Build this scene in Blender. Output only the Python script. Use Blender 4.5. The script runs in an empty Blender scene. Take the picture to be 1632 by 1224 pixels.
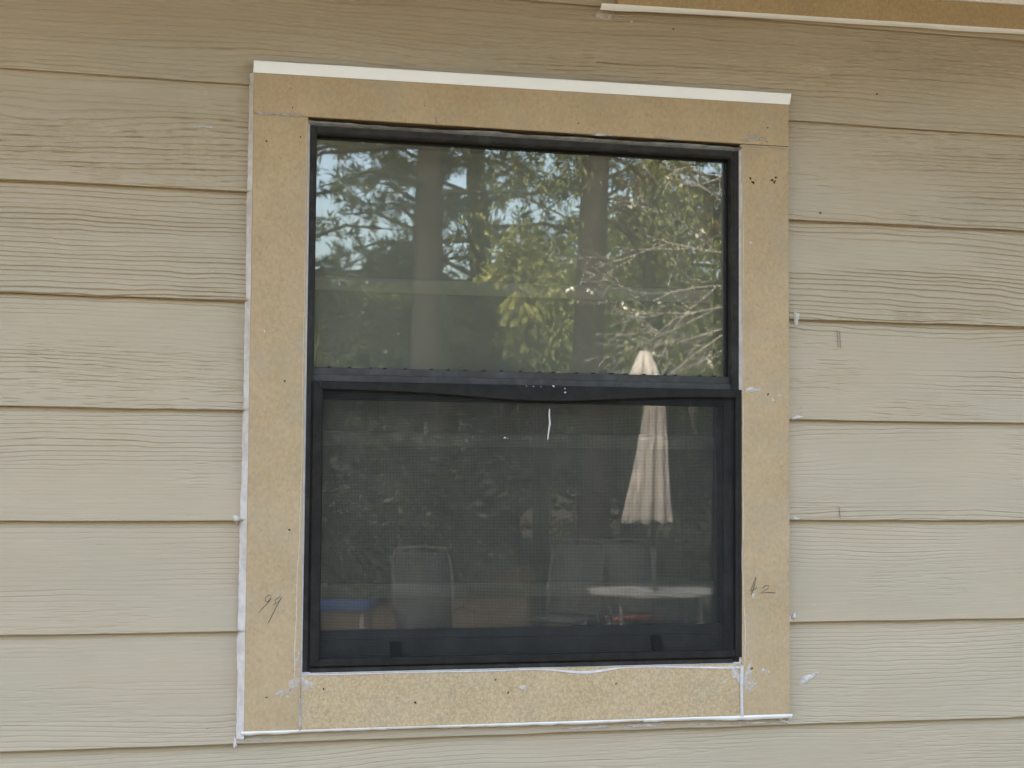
import bpy, bmesh, math, random
import numpy as np
from mathutils import Vector, Matrix

R = math.radians
random.seed(7)
SC = bpy.context.scene
COL = SC.collection

# ------------------------------------------------------------------ camera
cam_d = bpy.data.cameras.new("camera")
cam = bpy.data.objects.new("camera", cam_d)
COL.objects.link(cam)
SC.camera = cam
yaw, pitch, roll = 0.25852, 0.05508, 0.00711
fw = Vector((math.sin(yaw) * math.cos(pitch), math.cos(yaw) * math.cos(pitch), math.sin(pitch)))
ri = Vector((math.cos(yaw), -math.sin(yaw), 0))
up = ri.cross(fw)
rr = math.cos(roll) * ri + math.sin(roll) * up
uu = -math.sin(roll) * ri + math.cos(roll) * up
M = Matrix((rr, uu, -fw)).transposed().to_4x4()
M.translation = Vector((0.00526, -2.71267, 0.39026))
cam.matrix_world = M
cam_d.sensor_fit = 'HORIZONTAL'
cam_d.sensor_width = 36
cam_d.lens = 36 * 2640 / 1632
cam_d.clip_start = 0.05
cam_d.clip_end = 500
cam_d.dof.use_dof = True
cam_d.dof.focus_distance = 2.86
cam_d.dof.aperture_fstop = 14

# ------------------------------------------------------------------ light
SUN_EL, SUN_AZ = R(43), R(-28)        # sun stands behind the house, a little to the left
w = bpy.data.worlds.new("World")
SC.world = w
w.use_nodes = True
wn = w.node_tree
bg = wn.nodes["Background"]
sky = wn.nodes.new("ShaderNodeTexSky")
sky.sky_type = 'NISHITA'
sky.sun_disc = False
sky.sun_elevation = SUN_EL
sky.sun_rotation = SUN_AZ
sky.air_density = 1.2
sky.dust_density = 6.0
sky.ozone_density = 0.6
wn.links.new(sky.outputs[0], bg.inputs[0])
bg.inputs[1].default_value = 0.15
sl = bpy.data.lights.new("sun", 'SUN')
sl.energy = 2.1
sl.angle = R(0.5)
sl.color = (1.0, 0.93, 0.82)
sun = bpy.data.objects.new("sun", sl)
COL.objects.link(sun)
sdir = Vector((math.sin(SUN_AZ) * math.cos(SUN_EL), math.cos(SUN_AZ) * math.cos(SUN_EL), math.sin(SUN_EL)))
sun.rotation_euler = sdir.to_track_quat('Z', 'Y').to_euler()
SC.view_settings.view_transform = 'Standard'
SC.view_settings.look = 'None'
SC.view_settings.gamma = 1
SC.view_settings.use_curve_mapping = False
SC.view_settings.exposure = 3.36
SC.cycles.max_bounces = 8
SC.cycles.diffuse_bounces = 5
SC.cycles.glossy_bounces = 5
SC.cycles.transparent_max_bounces = 16
SC.cycles.use_denoising = True
SC.cycles.sample_clamp_indirect = 6

GROUND = -1.28

# ------------------------------------------------------------------ helpers
def tag(o, label=None, cat=None, group=None, kind=None):
    if label: o['label'] = label
    if cat: o['category'] = cat
    if group: o['group'] = group
    if kind: o['kind'] = kind
    return o

def empty(name, loc=(0, 0, 0), rz=0):
    o = bpy.data.objects.new(name, None)
    COL.objects.link(o)
    o.location = loc
    o.rotation_euler = (0, 0, rz)
    o.empty_display_size = 0.1
    return o

def link(name, me, mat, parent=None):
    o = bpy.data.objects.new(name, me)
    COL.objects.link(o)
    if mat is not None:
        me.materials.append(mat)
    if parent is not None:
        o.parent = parent
    return o

def mesh_np(name, V, F, mat, parent=None, smooth=False):
    """V (n,3) array, F (m,k) array with k = 3 or 4."""
    V = np.asarray(V, dtype=np.float32)
    F = np.asarray(F, dtype=np.int32)
    me = bpy.data.meshes.new(name)
    k = F.shape[1]
    me.vertices.add(len(V))
    me.vertices.foreach_set("co", V.ravel())
    me.loops.add(F.size)
    me.loops.foreach_set("vertex_index", F.ravel())
    me.polygons.add(len(F))
    me.polygons.foreach_set("loop_start", np.arange(0, F.size, k, dtype=np.int32))
    me.polygons.foreach_set("loop_total", np.full(len(F), k, dtype=np.int32))
    if smooth:
        me.polygons.foreach_set("use_smooth", np.ones(len(F), dtype=bool))
    me.update(calc_edges=True)
    return link(name, me, mat, parent)

class MB:
    """collects shapes into one bmesh"""
    def __init__(s):
        s.bm = bmesh.new()
    def box(s, x0, x1, y0, y1, z0, z1, bev=0.0, seg=2):
        b = bmesh.new()
        bmesh.ops.create_cube(b, size=1)
        for v in b.verts:
            v.co = Vector((x0 if v.co.x < 0 else x1, y0 if v.co.y < 0 else y1, z0 if v.co.z < 0 else z1))
        if bev > 0:
            bmesh.ops.bevel(b, geom=list(b.edges), offset=bev, segments=seg, affect='EDGES', profile=0.5)
        s.merge(b)
        return s
    def merge(s, b, mtx=None):
        if mtx is not None:
            bmesh.ops.transform(b, matrix=mtx, verts=b.verts)
        m = bpy.data.meshes.new("t")
        b.to_mesh(m)
        s.bm.from_mesh(m)
        bpy.data.meshes.remove(m)
        b.free()
    def tube(s, pts, rad, n=8, cap=True):
        pts = [Vector(p) for p in pts]
        if not isinstance(rad, (list, tuple)):
            rad = [rad] * len(pts)
        rings = []
        ref = Vector((0.13, 0.31, 0.94))
        for i, p in enumerate(pts):
            d = (pts[min(i + 1, len(pts) - 1)] - pts[max(i - 1, 0)]).normalized()
            a = d.cross(ref)
            if a.length < 1e-3:
                a = d.cross(Vector((1, 0, 0)))
            a.normalize()
            b = d.cross(a)
            rings.append([s.bm.verts.new(p + rad[i] * (math.cos(t) * a + math.sin(t) * b)) for t in [2 * math.pi * k / n for k in range(n)]])
        for r0, r1 in zip(rings, rings[1:]):
            for k in range(n):
                s.bm.faces.new((r0[k], r0[(k + 1) % n], r1[(k + 1) % n], r1[k]))
        if cap:
            s.bm.faces.new(rings[0][::-1])
            s.bm.faces.new(rings[-1])
        return s
    def prism(s, prof, x0, x1, taper=0.0):
        """profile of (y, z) extruded along x"""
        a = [s.bm.verts.new((x0, y, z)) for y, z in prof]
        b = [s.bm.verts.new((x1, y, z)) for y, z in prof]
        n = len(prof)
        s.bm.faces.new(a[::-1]); s.bm.faces.new(b)
        for k in range(n):
            s.bm.faces.new((a[k], a[(k + 1) % n], b[(k + 1) % n], b[k]))
        return s
    def prismz(s, prof, z0, z1):
        """profile of (x, y) extruded along z"""
        a = [s.bm.verts.new((x, y, z0)) for x, y in prof]
        b = [s.bm.verts.new((x, y, z1)) for x, y in prof]
        n = len(prof)
        s.bm.faces.new(a[::-1]); s.bm.faces.new(b)
        for k in range(n):
            s.bm.faces.new((a[k], a[(k + 1) % n], b[(k + 1) % n], b[k]))
        return s
    def build(s, name, mat, parent=None, smooth=False):
        bmesh.ops.recalc_face_normals(s.bm, faces=s.bm.faces)
        me = bpy.data.meshes.new(name)
        s.bm.to_mesh(me)
        s.bm.free()
        if smooth:
            me.polygons.foreach_set("use_smooth", np.ones(len(me.polygons), dtype=bool))
        return link(name, me, mat, parent)

# ---- value noise in numpy
def vnoise(x, y, seed=0):
    xi = np.floor(x).astype(np.int64); yi = np.floor(y).astype(np.int64)
    xf = x - xi; yf = y - yi
    def h(a, b):
        n = (a * 374761393 + b * 668265263 + seed * 2147483647) & 0xffffffff
        n = ((n ^ (n >> 13)) * 1274126177) & 0xffffffff
        n = n ^ (n >> 16)
        return (n & 0xffff) / 65535.0
    u = xf * xf * xf * (xf * (xf * 6 - 15) + 10); v = yf * yf * yf * (yf * (yf * 6 - 15) + 10)
    return (h(xi, yi) * (1 - u) + h(xi + 1, yi) * u) * (1 - v) + (h(xi, yi + 1) * (1 - u) + h(xi + 1, yi + 1) * u) * v

def fbm(x, y, seed=0, oct=3):
    a, t, s = 1.0, 0.0, 0.0
    for i in range(oct):
        s = s + a * vnoise(x * 2 ** i + 17.3 * i, y * 2 ** i - 5.1 * i, seed + i)
        t += a; a *= 0.5
    return s / t

def sstep(a, b, x):
    t = np.clip((x - a) / (b - a), 0, 1)
    return t * t * (3 - 2 * t)

# ------------------------------------------------------------------ materials
def mat(name, base=(0.5, 0.5, 0.5), rough=0.6, spec=0.4, metal=0.0):
    m = bpy.data.materials.new(name)
    m.use_nodes = True
    p = m.node_tree.nodes["Principled BSDF"]
    p.inputs["Base Color"].default_value = (*base, 1)
    p.inputs["Roughness"].default_value = rough
    p.inputs["Specular IOR Level"].default_value = spec
    p.inputs["Metallic"].default_value = metal
    return m

class N:
    """small node-building helper on a material"""
    def __init__(s, m):
        s.t = m.node_tree; s.p = s.t.nodes["Principled BSDF"]
        s.out = s.t.nodes["Material Output"]
        s.co = s.t.nodes.new("ShaderNodeTexCoord").outputs["Object"]
    def new(s, k): return s.t.nodes.new(k)
    def l(s, a, b): s.t.links.new(a, b)
    def mapping(s, sc, loc=(0, 0, 0)):
        n = s.new("ShaderNodeMapping"); n.inputs["Scale"].default_value = sc; n.inputs["Location"].default_value = loc
        s.l(s.co, n.inputs[0]); return n.outputs[0]
    def noise(s, scale, detail=4, rough=0.55, sc=(1, 1, 1), loc=(0, 0, 0), dist=0.0):
        n = s.new("ShaderNodeTexNoise"); n.inputs["Scale"].default_value = scale; n.inputs["Detail"].default_value = detail
        n.inputs["Roughness"].default_value = rough; n.inputs["Distortion"].default_value = dist
        s.l(s.mapping(sc, loc), n.inputs["Vector"]); return n.outputs["Fac"]
    def ramp(s, f, stops):
        n = s.new("ShaderNodeValToRGB"); e = n.color_ramp.elements
        while len(e) < len(stops): e.new(0.5)
        for k, (pos, c) in enumerate(stops):
            e[k].position = pos; e[k].color = (*c, 1) if len(c) == 3 else c
        s.l(f, n.inputs[0]); return n.outputs[0]
    def mix(s, f, a, b, mode='MIX'):
        n = s.new("ShaderNodeMix"); n.data_type = 'RGBA'; n.blend_type = mode
        if isinstance(f, (int, float)): n.inputs[0].default_value = f
        else: s.l(f, n.inputs[0])
        for i, q in ((6, a), (7, b)):
            if isinstance(q, tuple): n.inputs[i].default_value = (*q, 1)
            else: s.l(q, n.inputs[i])
        return n.outputs[2]
    def bump(s, f, strength=0.3, dist=0.001, prev=None):
        n = s.new("ShaderNodeBump"); n.inputs["Strength"].default_value = strength; n.inputs["Distance"].default_value = dist
        s.l(f, n.inputs["Height"])
        if prev is not None: s.l(prev, n.inputs["Normal"])
        return n.outputs[0]
    def math(s, op, a, b=None):
        n = s.new("ShaderNodeMath"); n.operation = op
        for i, q in enumerate((a, b)):
            if q is None: continue
            if isinstance(q, (int, float)): n.inputs[i].default_value = q
            else: s.l(q, n.inputs[i])
        return n.outputs[0]

G = lambda v: (v, v, v)

def siding_mat():
    m = mat("siding_paint", rough=0.55, spec=0.35)
    n = N(m)
    big = n.noise(2.2, 5, 0.6, (1, 1, 3))
    streak = n.noise(9, 4, 0.6, (1, 1, 26))
    c = n.ramp(big, [(0.3, (0.381, 0.293, 0.189)), (0.7, (0.437, 0.339, 0.224))])
    c = n.mix(n.math('MULTIPLY', n.ramp(streak, [(0.42, G(0)), (0.72, G(1))]), 0.25), c, (0.483, 0.384, 0.277))
    tone = n.noise(3.1, 3, 0.5, (1, 1, 2.2), (5, 0, 2))
    c = n.mix(n.ramp(tone, [(0.4, G(0)), (0.65, G(0.22))]), c, (0.361, 0.315, 0.234))
    dirt = n.noise(55, 3, 0.7, (1, 1, 7))
    c = n.mix(n.ramp(dirt, [(0.66, G(0)), (0.76, G(0.5))]), c, (0.257, 0.213, 0.140))
    n.l(c, n.p.inputs["Base Color"])
    f = n.noise(420, 3, 0.6, (0.35, 1, 1))
    n.l(n.bump(f, 0.25, 0.0006), n.p.inputs["Normal"])
    return m

def board_mat(name, seed, coarse=0.0):
    """raw tan fibre-cement board with a mottled face"""
    m = mat(name, rough=0.8, spec=0.2)
    n = N(m)
    big = n.noise(11, 5, 0.6, loc=(seed, 0, 0))
    c = n.ramp(big, [(0.3, (0.374, 0.256, 0.136)), (0.7, (0.440, 0.309, 0.173))])
    mot = n.noise(170, 4, 0.62, (1, 1, 0.75), (seed * 3, 0, 0), 0.3)
    c = n.mix(n.ramp(mot, [(0.42, G(0.0)), (0.66, G(0.40))]), c, (0.513, 0.373, 0.217))
    dk = n.noise(210, 3, 0.65, (1, 1, 0.8), (seed * 5 + 2, 0, 3))
    c = n.mix(n.ramp(dk, [(0.54, G(0.0)), (0.72, G(0.5))]), c, (0.279, 0.187, 0.101))
    sp = n.noise(330, 1, 0.5, loc=(seed, 1, 7))
    c = n.mix(n.ramp(sp, [(0.74, G(0.0)), (0.80, G(0.7))]), c, (0.675, 0.531, 0.341))
    gy = n.noise(16, 5, 0.65, loc=(seed + 3, 2, 1))
    c = n.mix(n.ramp(gy, [(0.5, G(0.0)), (0.75, G(0.45))]), c, (0.318, 0.281, 0.205))
    st = n.noise(7, 4, 0.6, loc=(seed + 9, 0, 1))
    c = n.mix(n.ramp(st, [(0.58, G(0.0)), (0.78, G(0.45))]), c, (0.309, 0.222, 0.135))
    if coarse > 0:
        fl = n.noise(230, 5, 0.66, (1, 1, 0.85), (seed, 4, 0), 0.6)
        c = n.mix(n.ramp(fl, [(0.47, G(0.0)), (0.56, G(coarse))]), c, (0.631, 0.462, 0.259))
        fl2 = n.noise(240, 4, 0.66, (1, 1, 0.7), (seed + 5, 4, 0), 0.6)
        c = n.mix(n.ramp(fl2, [(0.56, G(0.0)), (0.64, G(coarse))]), c, (0.279, 0.194, 0.111))
    n.l(c, n.p.inputs["Base Color"])
    n.l(n.bump(mot, 0.25, 0.0008), n.p.inputs["Normal"])
    return m

def caulk_mat():
    m = mat("white_caulk", (0.76, 0.73, 0.72), 0.55, 0.4)
    n = N(m)
    c = n.ramp(n.noise(60, 4, 0.6), [(0.3, (0.45, 0.395, 0.365)), (0.7, (0.62, 0.56, 0.525))])
    n.l(c, n.p.inputs["Base Color"])
    n.l(n.bump(n.noise(160, 3), 0.35, 0.001), n.p.inputs["Normal"])
    return m

def smear_mat(name, col, lo, hi, scale):
    """thin, patchy film: opaque where it is thick, see-through where it was wiped"""
    m = mat(name, col, 0.6, 0.3)
    n = N(m)
    a = n.ramp(n.noise(scale, 5, 0.6), [(lo, G(0)), (hi, G(0.9))])
    n.l(a, n.p.inputs["Alpha"])
    return m

def metal_mat(name, base, rough, dust, dustcol=(0.2, 0.19, 0.17)):
    m = mat(name, base, rough, 0.16)
    n = N(m)
    d = n.ramp(n.noise(38, 5, 0.68, (1, 1, 1)), [(0.44, G(0)), (0.74, G(dust))])
    c = n.mix(d, base, dustcol)
    sc = n.noise(210, 2, 0.6, (0.18, 1, 1))
    c = n.mix(n.ramp(sc, [(0.68, G(0)), (0.78, G(dust))]), c, dustcol)
    n.l(c, n.p.inputs["Base Color"])
    n.l(n.ramp(n.noise(30, 4), [(0.3, G(rough - 0.08)), (0.7, G(rough + 0.18))]), n.p.inputs["Roughness"])
    n.l(n.bump(n.noise(120, 3), 0.12, 0.0006), n.p.inputs["Normal"])
    return m

def glass_mat(name, ior, tint, dust, wav):
    m = bpy.data.materials.new(name)
    m.use_nodes = True
    n = N(m)
    tr = n.new("ShaderNodeBsdfTransparent"); tr.inputs[0].default_value = (*tint, 1)
    gl = n.new("ShaderNodeBsdfGlossy"); gl.inputs["Roughness"].default_value = 0.0
    gl.inputs["Color"].default_value = (1, 1, 1, 1)
    b = n.bump(n.noise(7, 2, 0.5), 1.0, wav)
    n.l(b, gl.inputs["Normal"])
    fr = n.new("ShaderNodeFresnel"); fr.inputs[0].default_value = ior
    mx = n.new("ShaderNodeMixShader")
    n.l(fr.outputs[0], mx.inputs[0]); n.l(tr.outputs[0], mx.inputs[1]); n.l(gl.outputs[0], mx.inputs[2])
    df = n.new("ShaderNodeBsdfDiffuse"); df.inputs[0].default_value = (0.47, 0.44, 0.36, 1)
    a = n.noise(5, 5, 0.6, (1.6, 1, 0.5)); bsp = n.noise(240, 2, 0.5)
    f = n.ramp(a, [(0.25, G(dust * 0.6)), (0.75, G(dust * 1.3))])
    f = n.math('ADD', f, n.ramp(bsp, [(0.75, G(0)), (0.82, G(dust * 2.2))]))
    mx2 = n.new("ShaderNodeMixShader")
    n.l(f, mx2.inputs[0]); n.l(mx.outputs[0], mx2.inputs[1]); n.l(df.outputs[0], mx2.inputs[2])
    n.t.nodes.remove(n.p)
    n.l(mx2.outputs[0], n.out.inputs[0])
    return m

def screen_mat():
    """woven insect screen: wires with holes between them"""
    m = mat("insect_screen_weave", (0.03, 0.03, 0.03), 0.6, 0.15)
    n = N(m)
    sep = n.new("ShaderNodeSeparateXYZ"); n.l(n.co, sep.inputs[0])
    def wires(sock):
        f = n.math('FRACT', n.math('MULTIPLY', sock, 1 / 0.0024))
        return n.math('LESS_THAN', f, 0.19)
    a = n.math('MAXIMUM', wires(sep.outputs[0]), wires(sep.outputs[2]))
    blot = n.ramp(n.noise(14, 4, 0.6), [(0.45, G(0.0)), (0.8, G(0.10))])
    a = n.math('MINIMUM', n.math('ADD', a, blot), 1.0)
    n.l(a, n.p.inputs["Alpha"])
    c = n.ramp(n.noise(26, 4, 0.6), [(0.35, (0.028, 0.027, 0.025)), (0.75, (0.054, 0.051, 0.046))])
    n.l(c, n.p.inputs["Base Color"])
    return m

def leaf_mat(name, c0, c1, trans=0.35, rough=0.5):
    m = mat(name, c0, rough, 0.3)
    n = N(m)
    oi = n.new("ShaderNodeNewGeometry")
    c = n.ramp(oi.outputs["Random Per Island"], [(0.0, c0), (1.0, c1)])
    n.l(c, n.p.inputs["Base Color"])
    tl = n.new("ShaderNodeBsdfTranslucent"); n.l(c, tl.inputs[0])
    mx = n.new("ShaderNodeMixShader"); mx.inputs[0].default_value = trans
    n.l(n.p.outputs[0], mx.inputs[1]); n.l(tl.outputs[0], mx.inputs[2]); n.l(mx.outputs[0], n.out.inputs[0])
    return m

def noisy(name, c0, c1, scale, rough=0.8, spec=0.2, sc=(1, 1, 1), bump=0.0, dist=0.01):
    m = mat(name, c0, rough, spec)
    n = N(m)
    f = n.noise(scale, 5, 0.62, sc)
    n.l(n.ramp(f, [(0.32, c0), (0.7, c1)]), n.p.inputs["Base Color"])
    if bump: n.l(n.bump(f, bump, dist), n.p.inputs["Normal"])
    return m

MAT = dict(
    siding=siding_mat(),
    head=board_mat("tan_head_board", 1.0),
    left=board_mat("tan_left_board", 4.0),
    right=board_mat("tan_right_board", 8.0),
    sill=board_mat("tan_sill_board", 12.0, 0.42),
    upper=board_mat("tan_upper_board", 17.0, 0.25),
    cap=noisy("white_drip_cap", (0.90, 0.86, 0.81), (0.93, 0.89, 0.845), 30, 0.4, 0.4),
    caulk=caulk_mat(),
    smear=smear_mat("caulk_film", (0.68, 0.61, 0.55), 0.38, 0.72, 34),
    graysmear=smear_mat("grey_caulk_film", (0.47, 0.42, 0.35), 0.3, 0.7, 34),
    frame=metal_mat("charcoal_aluminium", (0.0240, 0.0204, 0.0163), 0.6, 0.5, (0.07, 0.063, 0.054)),
    rail=metal_mat("slate_aluminium", (0.0470, 0.0418, 0.0360), 0.6, 0.6, (0.095, 0.088, 0.08)),
    brown=metal_mat("bronze_aluminium", (0.015, 0.0122, 0.0100), 0.6, 0.4, (0.045, 0.038, 0.031)),
    sash=metal_mat("dark_sash_aluminium", (0.0220, 0.0189, 0.0148), 0.6, 0.3, (0.04, 0.038, 0.035)),
    rubber=mat("black_gasket", (0.006, 0.006, 0.006), 0.7, 0.2),
    tab=mat("black_plastic", (0.004, 0.0045, 0.005), 0.6, 0.2),
    glass=glass_mat("upper_glass", 1.78, (0.86, 0.88, 0.85), 0.07, 0.00004),
    glass2=glass_mat("lower_glass", 1.78, (0.84, 0.85, 0.84), 0.040, 0.00004),
    screen=screen_mat(),
    shade=noisy("taupe_shade_cloth", (0.36, 0.335, 0.275), (0.42, 0.39, 0.325), 9, 0.9, 0.05, (1, 1, 0.3)),
    reveal=noisy("painted_reveal", (0.34, 0.33, 0.30), (0.38, 0.37, 0.34), 20),
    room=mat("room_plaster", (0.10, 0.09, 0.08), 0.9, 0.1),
    faint=mat('worn_pencil', (0.17, 0.145, 0.115), 0.7, 0.2),
    pencil=mat("pencil_lead", (0.055, 0.05, 0.05), 0.6, 0.3),
    hole=mat("dark_hole", (0.05, 0.035, 0.02), 0.9, 0.1),
)

# ------------------------------------------------------------------ ground and yard surfaces
def straw_mat():
    m = mat("dry_lawn", rough=0.95, spec=0.1)
    n = N(m)
    a = n.noise(0.35, 6, 0.65); b = n.noise(14, 4, 0.7)
    c = n.ramp(a, [(0.38, (0.105, 0.09, 0.05)), (0.5, (0.08, 0.088, 0.034)), (0.66, (0.13, 0.105, 0.065))])
    c = n.mix(n.ramp(b, [(0.4, G(0)), (0.7, G(0.5))]), c, (0.115, 0.09, 0.05))
    n.l(c, n.p.inputs["Base Color"])
    n.l(n.bump(b, 0.6, 0.03), n.p.inputs["Normal"])
    return m

g = MB(); g.box(-160, 160, -220, 100, GROUND - 0.6, GROUND)
tag(g.build("ground", straw_mat()), kind="structure")
g = MB(); g.box(-4, 8.5, -12.2, -7.4, GROUND - 0.3, GROUND + 0.02, 0.01)
tag(g.build("patio", noisy("dark_slate_paving", (0.075, 0.08, 0.085), (0.12, 0.122, 0.125), 1.6, 0.6, 0.4, bump=0.1)), kind="structure")
g = MB(); g.box(-60, 80, -90, -12.9, GROUND - 0.3, GROUND + 0.008)
tag(g.build("forest_floor", noisy("shaded_leaf_litter", (0.035, 0.026, 0.016), (0.075, 0.055, 0.034), 5, 0.95, 0.1, bump=0.4)), kind="structure")  # dark litter, with the shade under the trees put into its colour
g = MB(); g.box(-4, 8, -6.2, -0.25, GROUND - 0.3, GROUND + 0.012, 0.006)
tag(g.build("path", noisy("concrete", (0.06, 0.05, 0.035), (0.085, 0.07, 0.05), 2.2, 0.85, 0.2, bump=0.1)), kind="structure")

# ------------------------------------------------------------------ the sided wall
Z0, CH = -0.04067, 0.178
HX0, HX1, HZ0, HZ1 = 0.335, 1.165, 0.028, 1.012     # opening in the siding behind the casing

def build_siding(parent):
    xf = np.arange(-0.42, 2.02, 0.0036)
    xs = np.concatenate([np.array([-3.0, -2.2, -1.5, -1.0, -0.7, -0.55]), xf, np.array([2.2, 2.5, 3.0, 3.6, 4.4, 5.2])])
    nx = len(xs)
    VV, FF = [], []
    off = 0
    for k in range(-7, 8):
        zb = Z0 + CH * k
        fine = -2 < k < 7
        amp = {6: 5.4, 5: 4.5, 4: 4.2, 3: 3.3, 2: 2.1, 1: 1.4, 0: 1.2, -1: 1.2}.get(k, 1.5)
        nz = 236 if fine else 8
        v = np.linspace(0, CH + 0.016, nz)
        X, Vv = np.meshgrid(xs, v)
        sd = 100 + k * 31
        # edge wobble: hand-nailed boards are never dead straight
        wob_z = 0.0016 * (fbm(X * 2.3, X * 0 + k * 3.1, sd) - 0.5) + 0.0012 * (vnoise(X * 11, X * 0, sd + 5) - 0.5)
        wob_y = 0.0044 * (fbm(X * 2.0, X * 0 + 7.7 + k, sd + 9) - 0.5)
        t = np.clip(Vv / CH, 0, 1.1)
        bt = 0.0072 if k >= 6 else 0.0112
        Y = -0.0040 - bt * (1 - t) + wob_y * (1 - t)
        # growth-ring field -> grooves
        A = 0.0086 if k >= 3 else 0.0076
        F = Vv / A + 6.5 * fbm(X * 1.25, Vv * 6.5, sd + 20, 2) + 1.0 * vnoise(X * 5, Vv * 30, sd + 40) + 0.35 * vnoise(X * 22, Vv * 60, sd + 41)
        li = np.floor(F); s = F - li
        la = 0.35 + 0.65 * vnoise(li * 3.7 + 0.5, X * 2.0, sd + 50)
        groove = np.exp(-((s - 0.42) / 0.12) ** 2) + 0.35 * sstep(0.42, 0.60, s) * (1 - sstep(0.6, 1.0, s)) * -1
        msk = np.maximum(sstep(0.34, 0.60, fbm(X * 1.6, Vv * 17, sd + 60, 2)), sstep(0.90, 0.95, Vv / CH))
        pits = sstep(0.70, 0.82, vnoise(X * 34, Vv * 560, sd + 70)) * sstep(0.45, 0.7, vnoise(X * 4, Vv * 14, sd + 80))
        Y = Y + amp * (0.00078 * groove * la * ((0.5 if k == 6 else 0.14) + (0.5 if k == 6 else 0.86) * msk) + 0.00042 * pits)
        # smooth wavy bands just beneath the lap above
        Z = zb + Vv + wob_z * (1 - t)
        Y = Y + 0.00012 * (vnoise(X * 60, Vv * 700, sd + 90) - 0.5)
        P = np.stack([X, Y, Z], -1).reshape(-1, 3)
        # butt: rounded front edge then back face
        edge = np.stack([xs, Y[0] + 0.0012, Z[0] - 0.0011], -1)
        back = np.stack([xs, Y[0] + bt - 0.0014, Z[0] - 0.0008], -1)
        back2 = np.stack([xs, Y[0] + bt - 0.0012, Z[0] + 0.03], -1)
        P = np.concatenate([back2, back, edge, P])
        rows = nz + 3
        jj, ii = np.meshgrid(np.arange(rows - 1), np.arange(nx - 1), indexing='ij')
        a = jj * nx + ii
        Q = np.stack([a, a + 1, a + nx + 1, a + nx], -1).reshape(-1, 4)
        cx = P[Q][:, :, 0].mean(1); cz = P[Q][:, :, 2].mean(1)
        keep = ~((cx > HX0) & (cx < HX1) & (cz > HZ0) & (cz < HZ1))
        Q = Q[keep]
        used = np.zeros(len(P), bool); used[Q.ravel()] = True
        mp = np.cumsum(used) - 1
        VV.append(P[used]); FF.append(mp[Q] + off); off += used.sum()
    return mesh_np("siding", np.concatenate(VV), np.concatenate(FF), MAT['siding'], parent, True)

wall = empty("siding_wall", (0, 0, GROUND))
tag(wall, "beige wood-grain lap siding wall around the dark window", "wall")
wall_inv = Vector((0, 0, -GROUND))
sid = build_siding(wall); sid.location = wall_inv
# sheathing behind the boards: four slabs round the opening
g = MB()
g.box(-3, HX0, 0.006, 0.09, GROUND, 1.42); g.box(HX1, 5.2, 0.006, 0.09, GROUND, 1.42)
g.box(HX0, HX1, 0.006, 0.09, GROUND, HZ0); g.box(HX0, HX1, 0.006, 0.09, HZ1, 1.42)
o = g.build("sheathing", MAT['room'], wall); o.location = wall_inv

# ------------------------------------------------------------------ irregular thin patches, strokes, beads
def blob(name, x, z, rx, rz, y, m, parent, seed, thick=0.0006, rot=0.0, rag=0.45):
    rnd = random.Random(seed)
    n = 22
    mb = MB(); bm = mb.bm
    ph = [rnd.random() * 6.28 for _ in range(4)]
    ring, top = [], []
    for i in range(n):
        a = 2 * math.pi * i / n
        r = 1 + rag * (0.5 * math.sin(2 * a + ph[0]) + 0.4 * math.sin(3 * a + ph[1]) + 0.3 * math.sin(5 * a + ph[2]) + 0.25 * math.sin(8 * a + ph[3]))
        dx, dz = rx * r * math.cos(a), rz * r * math.sin(a)
        px, pz = x + dx * math.cos(rot) - dz * math.sin(rot), z + dx * math.sin(rot) + dz * math.cos(rot)
        ring.append(bm.verts.new((px, y + 0.0008, pz)))
        top.append(bm.verts.new((x + (px - x) * 0.8, y - thick, z + (pz - z) * 0.8)))
    c = bm.verts.new((x, y - thick * 1.2, z))
    for i in range(n):
        j = (i + 1) % n
        bm.faces.new((ring[i], ring[j], top[j], top[i]))
        bm.faces.new((top[i], top[j], c))
    return mb.build(name, m, parent, True)

def stroke(name, pts, y, wd, m, parent, mb=None):
    own = mb is None
    mb = mb or MB()
    for (x0, z0), (x1, z1) in zip(pts, pts[1:]):
        pass
    mb.tube([(x, y, z) for x, z in pts], wd, 5)
    if own:
        return mb.build(name, m, parent)

def bead(name, axis, p0, p1, fix, wfun, y0, y1, m, parent, step=0.003, seed=0, yfun=None):
    """caulk bead: axis 'z' runs up at x=fix, axis 'x' runs along at z=fix.
    wfun(s) -> (edge_a, edge_b) across the run; y0 depth at edge_a, y1 depth at edge_b"""
    n = max(2, int(abs(p1 - p0) / step))
    V, F = [], []
    prof = 5
    for i in range(n + 1):
        s = p0 + (p1 - p0) * i / n
        a, b = wfun(s)
        ya, yb = (y0, y1) if yfun is None else yfun(s)
        for q in range(prof):
            t = q / (prof - 1)
            c = a + (b - a) * t
            y = ya + (yb - ya) * t - 0.0016 * math.sin(math.pi * t) * min(1.0, abs(b - a) / 0.006)
            V.append((fix + c, y, s) if axis == 'z' else (s, y, fix + c))
    for i in range(n):
        for q in range(prof - 1):
            a = i * prof + q
            F.append((a, a + 1, a + prof + 1, a + prof))
    return mesh_np(name, V, F, m, parent, True)

def w1(s, f, seed):   # scalar noise -1..1
    return float(vnoise(np.array([s * f]), np.array([seed * 3.7]), seed)[0]) * 2 - 1

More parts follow.
